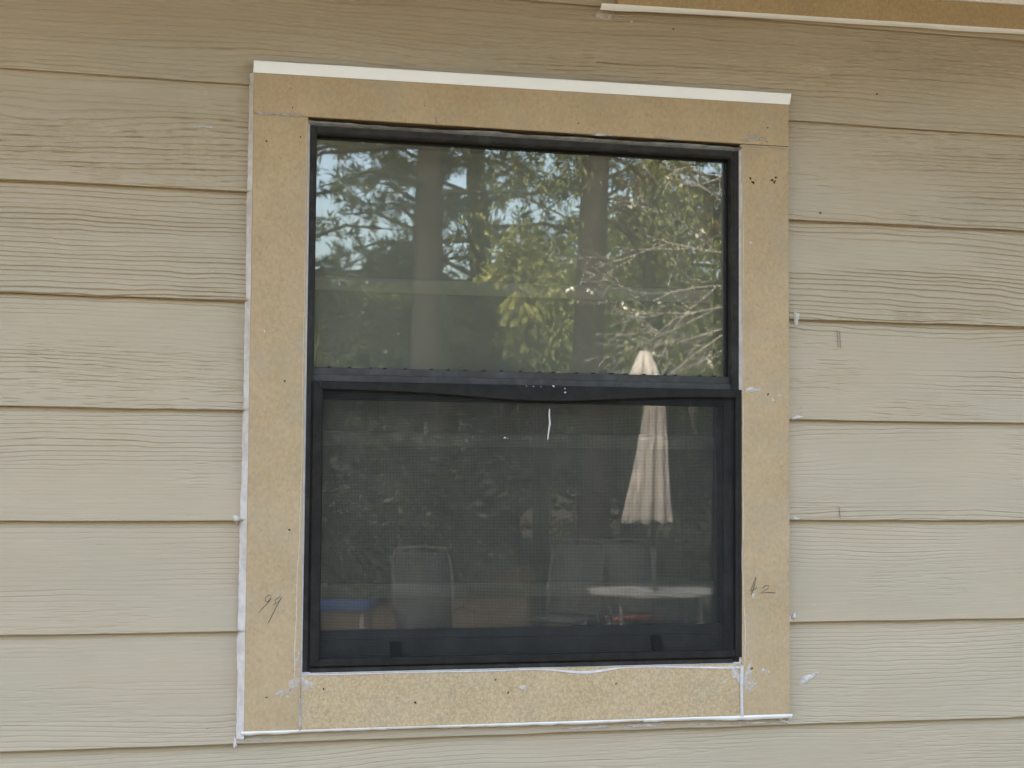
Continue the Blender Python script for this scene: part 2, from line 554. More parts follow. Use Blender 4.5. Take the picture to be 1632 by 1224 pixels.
# ------------------------------------------------------------------ casing
CX0, CX1, CZ0, CZ1 = 0.2770, 1.2186, -0.0212, 1.0632
YF = -0.030
IX0, IX1, IZ0, IZ1 = 0.3665, 1.1291, 0.0687, 0.9650
case = empty("window_casing", (0, 0, GROUND))
tag(case, "raw tan board casing with white caulk round the dark window", "window trim")
def cpart(o):
    o.location = wall_inv
    return o
yb = 0.0
HJ = 0.9745   # joint under the head board
g = MB(); g.box(CX0, CX1, YF, yb, HJ, CZ1 - 0.012, 0.0012)
head = cpart(g.build("head_board", MAT['head'], case))
g = MB(); g.box(CX0 + 0.0006, IX0, YF - 0.0006, yb, CZ0, HJ - 0.0004, 0.0012)
lb = cpart(g.build("side_board", MAT['left'], case))
g = MB(); g.box(IX1, CX1 - 0.0004, YF - 0.0003, yb, CZ0 - 0.0005, HJ - 0.0008, 0.0012)
rb = cpart(g.build("side_board", MAT['right'], case))
g = MB(); g.box(IX0 + 0.0006, IX1 - 0.0006, YF + 0.0004, yb, CZ0 + 0.0005, IZ0, 0.0012)
sb = cpart(g.build("sill_board", MAT['sill'], case))
tag(sb, label="sill board with coarse flaky mottling")
# drip cap: bent sheet over the head board
g = MB()
g.prism([(YF - 0.0016, CZ1 - 0.0165), (YF - 0.0095, CZ1 + 0.0008), (YF - 0.0075, CZ1 + 0.002), (-0.002, CZ1 + 0.0065), (-0.002, CZ1 + 0.004), (YF - 0.0065, CZ1 - 0.0005), (YF - 0.0004, CZ1 - 0.0165)], CX0 - 0.0015, CX1 + 0.0005)
cap = cpart(g.build("drip_cap", MAT['cap'], case))
for v in cap.data.vertices:          # the cap was nailed a little out of level
    v.co.z += (v.co.x - 0.748) * 0.0085 - 0.0012

# outer left bead: fills the corner between casing edge and the laps
def lapf(z):
    k = math.floor((z - Z0) / CH); t = (z - Z0) / CH - k
    return -0.0152 + 0.0112 * t
def wl(s):
    wd = 0.0058 + 0.0042 * min(1, max(0, (0.75 - s) / 0.5)) + 0.0010 * w1(s, 18, 3) + 0.0006 * w1(s, 160, 4)
    return (-wd, 0.0012)
cpart(bead("caulk_bead", 'z', CZ0 - 0.012, CZ1 - 0.02, CX0, wl, 0, 0, MAT['caulk'], case, 0.002, yfun=lambda s: (lapf(s) - 0.0008, YF + 0.006)))
# right outer bead: thin and broken
def wr(s):
    wd = 0.0028 + 0.0022 * w1(s, 14, 8) + 0.0014 * w1(s, 90, 9)
    k = (s - Z0) / CH; fr = k - math.floor(k)
    if fr < 0.06 or fr > 0.95: wd += 0.0035
    return (-0.0008, max(0.0004, wd))
cpart(bead("caulk_bead", 'z', CZ0 - 0.010, CZ1 - 0.03, CX1, wr, 0, 0, MAT['caulk'], case, 0.002, yfun=lambda s: (YF + 0.004, lapf(s) - 0.0008)))
# bottom outer bead
def wb(s):
    wd = 0.0042 + 0.0016 * w1(s, 7, 12) + 0.0006 * w1(s, 70, 13)
    if s > 0.95: wd += 0.002
    return (-max(0.003, wd), 0.0012)
cpart(bead("caulk_bead", 'x', CX0 - 0.004, CX1 + 0.004, CZ0, wb, 0, 0, MAT['cap'], case, 0.003, yfun=lambda s: (-0.0265, YF - 0.0012)))
# inner beads, left / right / top / bottom
def wil(s):
    wd = 0.0035 + 0.0075 * sstep(0.45, 0.05, np.array([s]))[0] + 0.0012 * w1(s, 18, 21) + 0.0006 * w1(s, 120, 22)
    return (-wd, 0.0045)
cpart(bead("caulk_bead", 'z', IZ0 - 0.004, IZ1, IX0, wil, YF - 0.0010, -0.0215, MAT['caulk'], case, 0.003))
def wir(s):
    wd = 0.0020 + 0.0022 * w1(s, 16, 25) + 0.004 * sstep(0.25, 0.02, np.array([s]))[0]
    return (-0.0032, max(0.0004, wd))
cpart(bead("caulk_bead", 'z', IZ0 - 0.004, IZ1, IX1, wir, -0.0215, YF - 0.0008, MAT['caulk'], case, 0.003))
def wit(s):
    return (-0.0030, 0.0022 + 0.0024 * w1(s, 12, 31) + 0.001 * w1(s, 60, 32))
grc = noisy("grey_caulk", (0.16, 0.155, 0.15), (0.30, 0.29, 0.27), 60)
cpart(bead("caulk_bead", 'x', IX0, IX1, IZ1, wit, -0.0215, YF - 0.0004, grc, case, 0.003))
def wib(s):
    wd = 0.0028 + 0.001 * w1(s, 9, 41)
    wd += 0.0085 * math.exp(-((s - 0.845) / 0.05) ** 2) + 0.006 * sstep(0.96, 1.12, np.array([s]))[0]
    return (-wd, 0.0022)
cpart(bead("caulk_bead", 'x', IX0, IX1, IZ0, wib, YF - 0.0008, -0.0235, MAT['caulk'], case, 0.003))
# joint beads
def wj(s): return (-0.0026 - 0.001 * w1(s, 30, 51), 0.0022 + 0.001 * w1(s, 40, 52))
cpart(bead("caulk_bead", 'z', CZ0, IZ0 - 0.003, IX0, wj, YF - 0.0012, YF - 0.0012, MAT['graysmear'], case, 0.003))
cpart(bead("caulk_bead", 'z', CZ0, IZ0 - 0.003, IX1, lambda s: (-0.0042 - 0.001 * w1(s, 30, 53), 0.0024 + 0.001 * w1(s, 40, 54)), YF - 0.0012, YF - 0.0012, MAT['caulk'], case, 0.003))
cpart(bead("caulk_bead", 'x', CX0 + 0.002, IX0 - 0.012, HJ, lambda s: (-0.0026 - 0.0008 * w1(s, 30, 55), 0.0032 + 0.0008 * w1(s, 40, 56)), YF - 0.0014, YF - 0.0014, MAT['graysmear'], case, 0.003))
cpart(bead("caulk_bead", 'x', IX1 - 0.004, CX1 - 0.001, HJ - 0.004, lambda s: (-0.0012 - 0.0006 * w1(s, 30, 57), 0.0014 + 0.0006 * w1(s, 40, 58)), YF - 0.0014, YF - 0.0014, MAT['graysmear'], case, 0.003))

# marks and spots on the boards
def P(bd, name, x, z, rx, rz, m, seed, rot=0.0, rag=0.45, th=0.0004):
    return blob(name, x, z, rx, rz, YF - 0.0007, MAT[m], bd, seed, th, rot, rag)
for i, (x, z, rx, rz, m, rot) in enumerate([
        (0.357, 0.050, 0.018, 0.014, 'smear', 0.5), (0.340, 0.040, 0.016, 0.006, 'smear', 0.4), (0.361, 0.085, 0.006, 0.018, 'smear', 0.0)]):
    P(lb, "caulk_smear", x, z, rx, rz, m, 100 + i, rot)
for i, (x, z, rx, rz, m, rot) in enumerate([
        (1.150, 0.542, 0.014, 0.005, 'smear', 0.2), (1.140, 0.045, 0.009, 0.022, 'smear', 0.0), (1.170, 0.052, 0.010, 0.008, 'smear', 0.5),
        (1.145, 0.030, 0.010, 0.012, 'smear', 0.1)]):
    P(rb, "caulk_smear", x, z, rx, rz, m, 120 + i, rot)
for i, (x, z, rx, rz, m, rot) in enumerate([(0.378, 0.050, 0.010, 0.008, 'smear', -0.5), (0.742, 0.035, 0.010, 0.006, 'smear', 0), (1.118, 0.050, 0.008, 0.014, 'smear', 0.3), (1.095, 0.038, 0.008, 0.003, 'smear', 0.3)]):
    P(sb, "caulk_smear", x, z, rx, rz, m, 140 + i, rot)
for i, (x, z, rx, rz, m, rot) in enumerate([(1.150, 0.985, 0.022, 0.008, 'graysmear', 0.0), (0.580, 0.981, 0.0018, 0.008, 'graysmear', 0.15), (0.855, 0.975, 0.045, 0.0022, 'smear', -0.02), (0.99, 0.9755, 0.03, 0.0018, 'graysmear', 0)]):
    blob("caulk_smear", x, z, rx, rz, YF - 0.0002, MAT[m], head, 160 + i, 0.0005, rot)
def dots(bd, pts, m, r, name, seed, y=YF - 0.0007):
    rnd = random.Random(seed)
    for i, (x, z) in enumerate(pts):
        q = r * rnd.uniform(0.7, 1.3)
        blob(name, x, z, q, q * rnd.uniform(0.6, 1.1), y, MAT[m], bd, seed + i, 0.0003, rnd.random() * 3, 0.5)
dots(head, [(0.337, 1.020), (0.340, 0.988), (0.560, 1.005), (0.828, 1.020), (0.829, 0.992), (1.178, 1.006), (1.176, 0.981)], 'hole', 0.0016, "nail_hole", 200, YF - 0.0001)
dots(lb, [(0.299, 0.930), (0.354, 0.940), (0.334, 0.540), (0.312, 0.033), (0.350, 0.044), (0.345, 0.30)], 'hole', 0.0019, "nail_hole", 220)
dots(rb, [(1.186, 0.913), (1.1930, 0.918), (1.1905, 0.910), (1.145, 0.914), (1.150, 0.907), (1.178, 0.535), (1.146, 0.06)], 'hole', 0.0026, "nail_hole", 240)
dots(sb, [(0.404, 0.044), (0.712, 0.030), (0.690, 0.052), (0.555, 0.018), (0.9, 0.04)], 'hole', 0.0017, "nail_hole", 260)
dots(rb, [(1.199, 0.533), (1.187, 0.525), (1.145, 0.800), (1.1495, 0.1865), (1.1495, 0.183), (1.168, 0.057)], 'caulk', 0.0024, "paint_speck", 280)
dots(lb, [(0.346, 0.033), (0.335, 0.041), (0.30, 0.62)], 'caulk', 0.0021, "paint_speck", 300)

# pencilled figures (same strokes as on the boards)
def pencil(bd, strokes, y):
    mb = MB()
    for s in strokes:
        mb.tube([(x, y, z) for x, z in s], 0.00042, 5)
    return mb.build("pencil_mark", MAT['pencil'], bd)
PXL = 0.0010155   # metres per photograph pixel on the left board
def L(px, py): return (0.2945 + (px - 401) * PXL * 1.0, 0.1695 - (py - 967) * PXL)
pencil(lb, [[L(424, 943), L(419, 941), L(415, 945), L(414, 950), L(418, 952), L(423, 946), L(422, 949), L(414, 958), L(404, 968)],
            [L(430, 953), L(431, 948), L(437, 944), L(440, 945), L(435, 952), L(427, 956)], [L(440, 945), L(433, 957), L(425, 974), L(419, 985)]], YF - 0.0010)
PXR = 0.001083
def Rp(px, py): return (1.1445 + (px - 1197) * PXR, 0.2035 - (py - 925) * PXR)
pencil(rb, [[Rp(1197, 935), Rp(1202, 922), Rp(1206, 912), Rp(1204, 925), Rp(1198, 941)], [Rp(1197, 935), Rp(1204, 932), Rp(1208, 929)],
            [Rp(1217, 931), Rp(1222, 926), Rp(1228, 926), Rp(1227, 931), Rp(1214, 938), Rp(1226, 937), Rp(1240, 938)]], YF - 0.0008)

# marks on the siding
def sidemark(name, pts, m='faint', r=0.0006):
    mb = MB(); mb.tube(pts, r, 5)
    o = mb.build(name, MAT[m], wall); o.location = wall_inv
sidemark("pencil_mark", [(0.1372, -0.0105, 0.696), (0.1355, -0.0120, 0.680), (0.134, -0.0130, 0.668)], r=0.0008)
sidemark("pencil_mark", [(1.3215, -0.0063, 0.654), (1.3225, -0.0085, 0.622)], r=0.0005)
sidemark("pencil_mark", [(1.3265, -0.0063, 0.652), (1.3275, -0.0085, 0.622)], r=0.0005)
sidemark("pencil_mark", [(1.320, -0.0148, 0.338), (1.3215, -0.0165, 0.318)], r=0.0006)
for i, (x, z, rx, rz, m, rot) in enumerate([
        (0.196, 0.952, 0.016, 0.003, 'smear', 0.0), (1.262, 0.038, 0.020, 0.006, 'smear', 0.6), (1.2385, 0.672, 0.006, 0.010, 'smear', 0), (1.243, 0.665, 0.003, 0.007, 'smear', 0.2),
        (1.240, 0.496, 0.009, 0.003, 'caulk', 0.1), (1.246, 0.505, 0.002, 0.010, 'smear', 0), (1.236, 0.318, 0.006, 0.003, 'caulk', 0), (0.262, 0.318, 0.007, 0.004, 'caulk', 0),
        (0.264, 0.312, 0.003, 0.006, 'caulk', 0), (1.233, 0.147, 0.004, 0.004, 'caulk', 0), (1.212, -0.034, 0.009, 0.003, 'caulk', -0.5), (0.265, -0.040, 0.0022, 0.010, 'caulk', 0),
        (0.30, -0.036, 0.026, 0.003, 'smear', 0), (0.905, -0.034, 0.11, 0.0028, 'smear', 0), (1.13, -0.035, 0.09, 0.003, 'smear', 0),
        (0.885, 1.192, 0.03, 0.007, 'smear', -0.05), (0.932, 1.183, 0.003, 0.0028, 'caulk', 0)]):
    k = (z - Z0) / CH; t = k - math.floor(k)
    o = blob("caulk_smear", x, z, rx, rz, -0.0155 + 0.0112 * t - 0.0006, MAT[m], wall, 400 + i, 0.0008, rot); o.location = wall_inv
rnd = random.Random(5)
for i, (x, z, m, r) in enumerate([(1.286, 0.862, 'hole', 0.0022), (0.217, 0.716, 'caulk', 0.0012), (0.205, 0.556, 'caulk', 0.0014), (0.226, 0.862, 'caulk', 0.0012), (1.270, 0.3345, 'caulk', 0.0012),
                              (1.273, 0.166, 'caulk', 0.0014), (0.222, -0.015, 'hole', 0.0014), (1.01, 1.176, 'hole', 0.0016), (0.07, 0.965, 'caulk', 0.001), (1.40, 1.085, 'hole', 0.0018)]):
    k = (z - Z0) / CH; t = k - math.floor(k)
    o = blob("nail_head", x, z, r, r * 0.8, -0.0153 + 0.0112 * t, MAT[m], wall, 500 + i, 0.0006, 0, 0.3); o.location = wall_inv

# ------------------------------------------------------------------ upper right band board
ub = empty("band_board", (0.9, 0, 1.1995))
tag(ub, "tan horizontal trim board at the top right edge with white caulk beneath", "trim board")
g = MB(); g.box(0, 3.6, -0.028, 0.0, 0.0045, 0.0500, 0.001)
g.build("board", MAT['upper'], ub)
def wu(s): return (-0.0012 - 0.0010 * w1(s, 9, 71) - 0.003 * math.exp(-(s / 0.06) ** 2), 0.0054)
bead("caulk_bead", 'x', -0.03, 3.6, 0, wu, -0.0200, -0.0292, MAT['cap'], ub, 0.004)
g = MB(); g.box(-0.01, 3.6, -0.036, 0.0, 0.0505, 0.075, 0.001)
g.build("drip_cap", MAT['cap'], ub)
ub.rotation_euler = (0, R(-1.15), 0)

# ------------------------------------------------------------------ window
win = empty("single_hung_window", (0.75, 0, GROUND))
tag(win, "dark charcoal aluminium single-hung window reflecting trees in its panes", "window")
winv = Vector((-0.75, 0, -GROUND))
def wpart(o):
    o.location = winv
    return o
FX0, FX1, FZ0, FZ1 = IX0 + 0.0012, IX1 - 0.0012 + 0.004, IZ0 + 0.0012, IZ1 - 0.0008
FY, FB = -0.0225, 0.0125
FWL, FWR, FWT, FWB = 0.0145, 0.0150, 0.0150, 0.0110
g = MB()
IL, IR, IT, IB = FX0 + FWL, FX1 - FWR - 0.003, FZ1 - FWT, FZ0 + FWB
# jambs with a rounded nose and an inner step, mitred look by butting rails between
g.prismz([(FX0, FB), (FX0, FY + 0.001), (FX0 + 0.001, FY), (IL - 0.004, FY), (IL - 0.003, FY + 0.002), (IL, FY + 0.0025), (IL, FB)], FZ0, FZ1)
g.prismz([(FX1, FB), (FX1, FY + 0.001), (FX1 - 0.001, FY), (IR + 0.004, FY), (IR + 0.003, FY + 0.002), (IR, FY + 0.0025), (IR, FB)], FZ0, FZ1)
g.prism([(FB, FZ1 - 0.0002), (FY + 0.0016, FZ1 - 0.0002), (FY + 0.0004, FZ1 - 0.0014), (FY + 0.0004, IT + 0.003), (FY + 0.003, IT), (FB, IT)], IL, IR)
g.prism([(FB, FZ0 + 0.0002), (FY - 0.004, FZ0 + 0.0002), (FY - 0.004, FZ0 + 0.006), (FY + 0.001, FZ0 + 0.0085), (FY + 0.001, IB), (FB, IB)], IL, IR)
wpart(g.build("frame", MAT['frame'], win))
g = MB()
g.box(FX0, IL - 0.0002, FB + 0.0003, 0.0500, FZ0, 0.540); g.box(IR + 0.0002, FX1, FB + 0.0003, 0.0500, FZ0, 0.540); g.box(IL, IR, FB + 0.0003, 0.0500, FZ0, IB - 0.0004)
wpart(g.build("sash_track", MAT['frame'], win))
# gasket round the upper pane
ZM = 0.566   # top of the meeting rail
YU = 0.002
g = MB()
g.box(IL, IL + 0.0022, YU - 0.008, YU + 0.010, ZM, IT); g.box(IR - 0.0025, IR, YU - 0.006, YU + 0.010, ZM, IT)
g.box(IL + 0.0022, IR - 0.0025, YU - 0.006, YU + 0.010, IT - 0.0035, IT)
wpart(g.build("gasket", MAT['rubber'], win))
# upper pane
g = MB(); g.box(IL + 0.0008, IR - 0.0008, YU, YU + 0.003, ZM - 0.006, IT - 0.0012)
wpart(g.build("pane", MAT['glass'], win))
# meeting rail: two ridges
g = MB()
g.prism([(YU + 0.016, ZM - 0.001), (YU - 0.002, ZM), (-0.010, ZM - 0.0015), (-0.0105, ZM - 0.0125), (-0.016, ZM - 0.0135), (-0.0172, ZM - 0.0235), (YU + 0.016, ZM - 0.0235)], IL + 0.0002, IR - 0.0002)
rail = wpart(g.build("meeting_rail", MAT['rail'], win))
g = MB()
rnd = random.Random(3)
for i in range(22):
    x = IL + 0.03 + i * (IR - IL - 0.06) / 21 + rnd.uniform(-0.008, 0.008)
    g.box(x, x + rnd.uniform(0.002, 0.005), -0.0095, 0.006, ZM - 0.0008, ZM + 0.0009, 0.0003)
g.build("weep_plug", MAT['rubber'], rail)
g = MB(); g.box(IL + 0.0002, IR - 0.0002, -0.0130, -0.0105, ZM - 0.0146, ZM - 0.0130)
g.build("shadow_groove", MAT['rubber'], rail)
# lower sash (inner track), a hair out of parallel with the upper pane
YL = 0.030
sash = empty("sash"); sash.parent = win; sash.location = winv
SX0, SX1, SZ0, SZ1 = IL + 0.001, IR - 0.001, IB + 0.003, 0.538
GX0, GX1, GZ0, GZ1 = IL + 0.012, 1.1152, 0.1320, 0.5140
g = MB()
g.box(SX0, GX0, YL - 0.012, YL + 0.018, SZ0, SZ1, 0.001)
g.box(GX1, SX1, YL - 0.012, YL + 0.018, SZ0, SZ1, 0.001)
g.box(GX0, GX1, YL - 0.012, YL + 0.018, GZ1, SZ1, 0.001)
sf = g.build("stile", MAT['rubber'], sash)
g = MB()
g.prism([(YL + 0.018, SZ0), (YL - 0.020, SZ0), (YL - 0.020, SZ0 + 0.007), (YL - 0.0165, SZ0 + 0.009), (YL - 0.0165, GZ0 - 0.016), (YL - 0.014, GZ0 - 0.0145), (YL - 0.010, GZ0 - 0.0135), (YL - 0.006, GZ0), (YL + 0.018, GZ0)], GX0, GX1)
g.build("bottom_rail", MAT['sash'], sash)
g = MB()
cx = (GX0 + GX1) / 2
b = bmesh.new(); bmesh.ops.create_cube(b, size=1)
for v in b.verts: v.co = Vector(((GX1 - GX0) / 2 * (1 if v.co.x > 0 else -1), 0.0015 * (1 if v.co.y > 0 else -1), GZ0 - 0.002 if v.co.z < 0 else GZ1 + 0.002))
g.merge(b, Matrix.Translation((cx, YL, 0)) @ Matrix.Rotation(-0.005, 4, 'Z'))
g.build("pane", MAT['glass2'], sash)
# interior reveal (painted wood) behind the frame
g = MB()
RY0, RY1 = 0.0505, 0.150
g.box(HX0, IL + 0.0006, RY0, RY1, IB, IT); g.box(IR + 0.0045, HX1, RY0, RY1, IB, IT)
g.box(HX0, IL + 0.0006, FB + 0.0005, RY0 - 0.0003, 0.5405, IT); g.box(IR + 0.0035, HX1, FB + 0.0005, RY0 - 0.0003, 0.5405, IT); g.box(HX0, HX1, FB + 0.0005, RY0 - 0.0003, IT + 0.0005, HZ1)
g.box(HX0, HX1, RY0, RY1, HZ0, IB - 0.0005); g.box(HX0, HX1, RY0, RY1, IT + 0.0005, HZ1)
wpart(g.build("reveal", MAT['reveal'], win))

# ------------------------------------------------------------------ insect screen
scr = empty("insect_screen", (0.75, 0, GROUND))
tag(scr, "dark bronze insect screen with bowed top rail over the lower pane", "window screen")
def spart(o):
    o.location = winv
    return o
KX0, KX1, KZ0, KZ1 = 0.3812, 1.1315, 0.0795, 0.5420
KY0, KY1 = -0.0285, -0.0190
KW = 0.0150
g = MB()
g.box(KX0, KX0 + KW, KY0, KY1, KZ0, KZ1, 0.0012)
g.box(KX1 - KW + 0.001, KX1, KY0, KY1, KZ0, KZ1, 0.0012)
g.box(KX0 + KW, KX1 - KW + 0.001, KY0 + 0.0004, KY1, KZ0, KZ0 + 0.0125, 0.0012)
# bowed top rail: bulges in the middle
n = 40
def railz(t): return (KZ1 - 0.0004 + 0.0016 * t, KZ1 - KW + 0.004 * 0 - 0.0125 * math.exp(-((t - 0.52) / 0.24) ** 2) + 0.001)
prev = None
for i in range(n + 1):
    t = i / n
    x = KX0 + KW + (KX1 - KX0 - 2 * KW + 0.001) * t
    zt, zb = railz(t)
    zt = KZ1 - 0.0002
    yy = KY0 + 0.0002 - 0.0015 * math.sin(math.pi * t)
    ring = [g.bm.verts.new(q) for q in ((x, yy + 0.001, zt), (x, yy, zt - 0.0012), (x, yy, zb + 0.0012), (x, yy + 0.001, zb), (x, KY1, zb), (x, KY1, zt))]
    if prev:
        for k in range(6): g.bm.faces.new((prev[k], prev[(k + 1) % 6], ring[(k + 1) % 6], ring[k]))
    prev = ring
sfm = spart(g.build("screen_frame", MAT['brown'], scr))
g = MB()
for sx in (KX0 + KW, KX1 - KW - 0.0002):
    g = MB(); g.box(sx, sx + 0.0012, KY0 + 0.003, KY1 + 0.0005, KZ0 + 0.0125, KZ1 - KW)
    g.build("spline", MAT['rubber'], sfm)
for (xa, za, xb, zb) in ((KX0, KZ0, KX0 + KW, KZ0 + 0.0125), (KX1, KZ0, KX1 - KW + 0.001, KZ0 + 0.0125), (KX0, KZ1, KX0 + KW, KZ1 - KW), (KX1, KZ1, KX1 - KW + 0.001, KZ1 - KW)):
    g = MB(); g.tube([(xa, KY0 - 0.0001, za), (xb, KY0 - 0.0001, zb)], 0.00045, 6)
    g.build("corner_seam", MAT['rubber'], sfm)
V = [(KX0 + KW - 0.002, -0.0215, KZ0 + 0.010), (KX1 - KW + 0.003, -0.0215, KZ0 + 0.010), (KX1 - KW + 0.003, -0.0215, KZ1 - 0.008), (KX0 + KW - 0.002, -0.0215, KZ1 - 0.008)]
sm = spart(mesh_np("screen_mesh", V, [(0, 1, 2, 3)], MAT['screen'], scr))
for (x, z, lean) in ((0.5235, 0.103, 0.10), (0.9765, 0.105, 0.22)):
    g = MB()
    b = bmesh.new(); bmesh.ops.create_cube(b, size=1)
    for v in b.verts: v.co = Vector((v.co.x * 0.018, v.co.y * 0.002, v.co.z * 0.028))
    bmesh.ops.bevel(b, geom=list(b.edges), offset=0.0006, segments=1, affect='EDGES')
    for v in b.verts: v.co.x -= v.co.z * lean
    g.merge(b, Matrix.Translation((x, -0.0235, z)))
    spart(g.build("pull_tab", MAT['tab'], scr))
g = MB(); g.tube([(0.7822, -0.0235, 0.503), (0.7818, -0.0238, 0.492), (0.7830, -0.0238, 0.478), (0.7800, -0.0236, 0.458), (0.7797, -0.0235, 0.451)], [0.0009, 0.0014, 0.0016, 0.0012, 0.0008], 6)
g.tube([(0.7828, -0.0240, 0.476), (0.7850, -0.0240, 0.4755)], [0.0009, 0.0005], 5)
spart(g.build("caulk_strand", MAT['caulk'], scr))
for i, (x, z, r) in enumerate([(0.8075, 0.5375, 0.0013), (0.8080, 0.531, 0.0020), (0.7875, 0.541, 0.0022), (0.705, 0.453, 0.0022), (0.71, 0.452, 0.001), (0.74, 0.5405, 0.0010), (0.752, 0.540, 0.0012), (0.765, 0.5395, 0.0009)]):
    spart(blob("paint_speck", x, z, r, r * 0.7, KY0 - 0.0012 if z > 0.5 else -0.022, MAT['caulk'], scr, 800 + i, 0.0005))

# ------------------------------------------------------------------ cloth shade behind the panes
ss = MB()
prof = []
z = 0.9640 + 0.03
folds = [0.970, 0.7265, 0.4645, 0.2060]
ends = folds[1:] + [0.06]
cols = 60
V, F = [], []
SHX0, SHX1 = IL + 0.004, IR + 0.002
for k, (zt, ze) in enumerate(zip(folds, ends)):
    zz = [zt, zt - 0.003, zt - 0.006, zt - 0.018, zt - 0.034, zt - 0.06, zt - 0.11, (zt + ze) / 2 - 0.03, ze + 0.03, ze - 0.004]
    yy = [0.1195, 0.1150, 0.1140, 0.1145, 0.1150, 0.1160, 0.1170, 0.1180, 0.1185, 0.1190]
    for j, (a, b) in enumerate(zip(zz, yy)):
        for i in range(cols + 1):
            x = SHX0 + (SHX1 - SHX0) * i / cols
            V.append((x, b - 0.044 + 0.0015 * w1(x, 6, 90 + k) + 0.0006 * w1(x, 25, 95 + k), a + 0.0025 * w1(x, 1.5, 97 + k)))
    base = k * len(zz) * (cols + 1)
    for j in range(len(zz) - 1):
        for i in range(cols):
            q = base + j * (cols + 1) + i
            F.append((q, q + 1, q + cols + 2, q + cols + 1))
shd = empty("roman_shade", (0.75, 0.07, GROUND))
tag(shd, "taupe cloth shade in wide horizontal folds hanging behind the window glass", "window shade")
so = Vector((-0.75, -0.07, -GROUND))
o = mesh_np("fabric", V, F, MAT['shade'], shd, True); o.location = so
BAND = noisy("fold_light_cloth", (0.53, 0.49, 0.40), (0.59, 0.545, 0.445), 9, 0.9, 0.05)  # paler strips: light caught below each fold is put into the colour
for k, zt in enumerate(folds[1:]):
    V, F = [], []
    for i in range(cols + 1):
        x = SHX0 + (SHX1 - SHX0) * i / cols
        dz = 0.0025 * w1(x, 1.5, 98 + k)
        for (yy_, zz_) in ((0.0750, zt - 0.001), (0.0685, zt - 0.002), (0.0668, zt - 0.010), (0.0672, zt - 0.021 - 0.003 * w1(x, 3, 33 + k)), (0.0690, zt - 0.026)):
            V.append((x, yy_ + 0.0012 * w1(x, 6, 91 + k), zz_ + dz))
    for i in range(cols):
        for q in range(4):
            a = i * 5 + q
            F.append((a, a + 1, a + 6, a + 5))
    o = mesh_np("fold_light_band", V, F, BAND, shd, True); o.location = so

# ------------------------------------------------------------------ house body: room shell and roof (keep the sun off the wall)
g = MB()
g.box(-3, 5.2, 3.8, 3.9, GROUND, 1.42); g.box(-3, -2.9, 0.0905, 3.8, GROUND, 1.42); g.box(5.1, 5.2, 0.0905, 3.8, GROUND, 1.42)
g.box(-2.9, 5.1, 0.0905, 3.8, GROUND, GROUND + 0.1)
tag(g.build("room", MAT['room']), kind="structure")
roof = empty("roof", (1.1, 0, 1.42))
tag(roof, "low roof with a tan overhanging eave above the siding wall", "roof")
EAVE = 0.78
soff = noisy("tan_soffit", (0.20, 0.155, 0.10), (0.24, 0.19, 0.125), 5)
g = MB(); g.box(-4.6, 4.6, -EAVE, 0.0, 0.0, 0.02); g.build("soffit", soff, roof)
g = MB(); g.box(-4.6, 4.6, -EAVE - 0.025, -EAVE - 0.0005, -0.02, 0.16); g.build("fascia", soff, roof)
g = MB(); g.prism([(-EAVE - 0.06, 0.16), (1.9, 0.95), (4.4, 0.16), (4.4, 0.08), (1.9, 0.87), (-EAVE - 0.06, 0.1605 - 0.06)], -4.6, 4.6)
g.build("shingles", noisy("grey_shingle", (0.06, 0.055, 0.05), (0.1, 0.09, 0.085), 12, bump=0.4), roof)
g = MB(); g.box(-4.1, 4.1, 0.0, 3.9, 0.0, 0.07); g.build("ceiling", MAT['room'], roof)

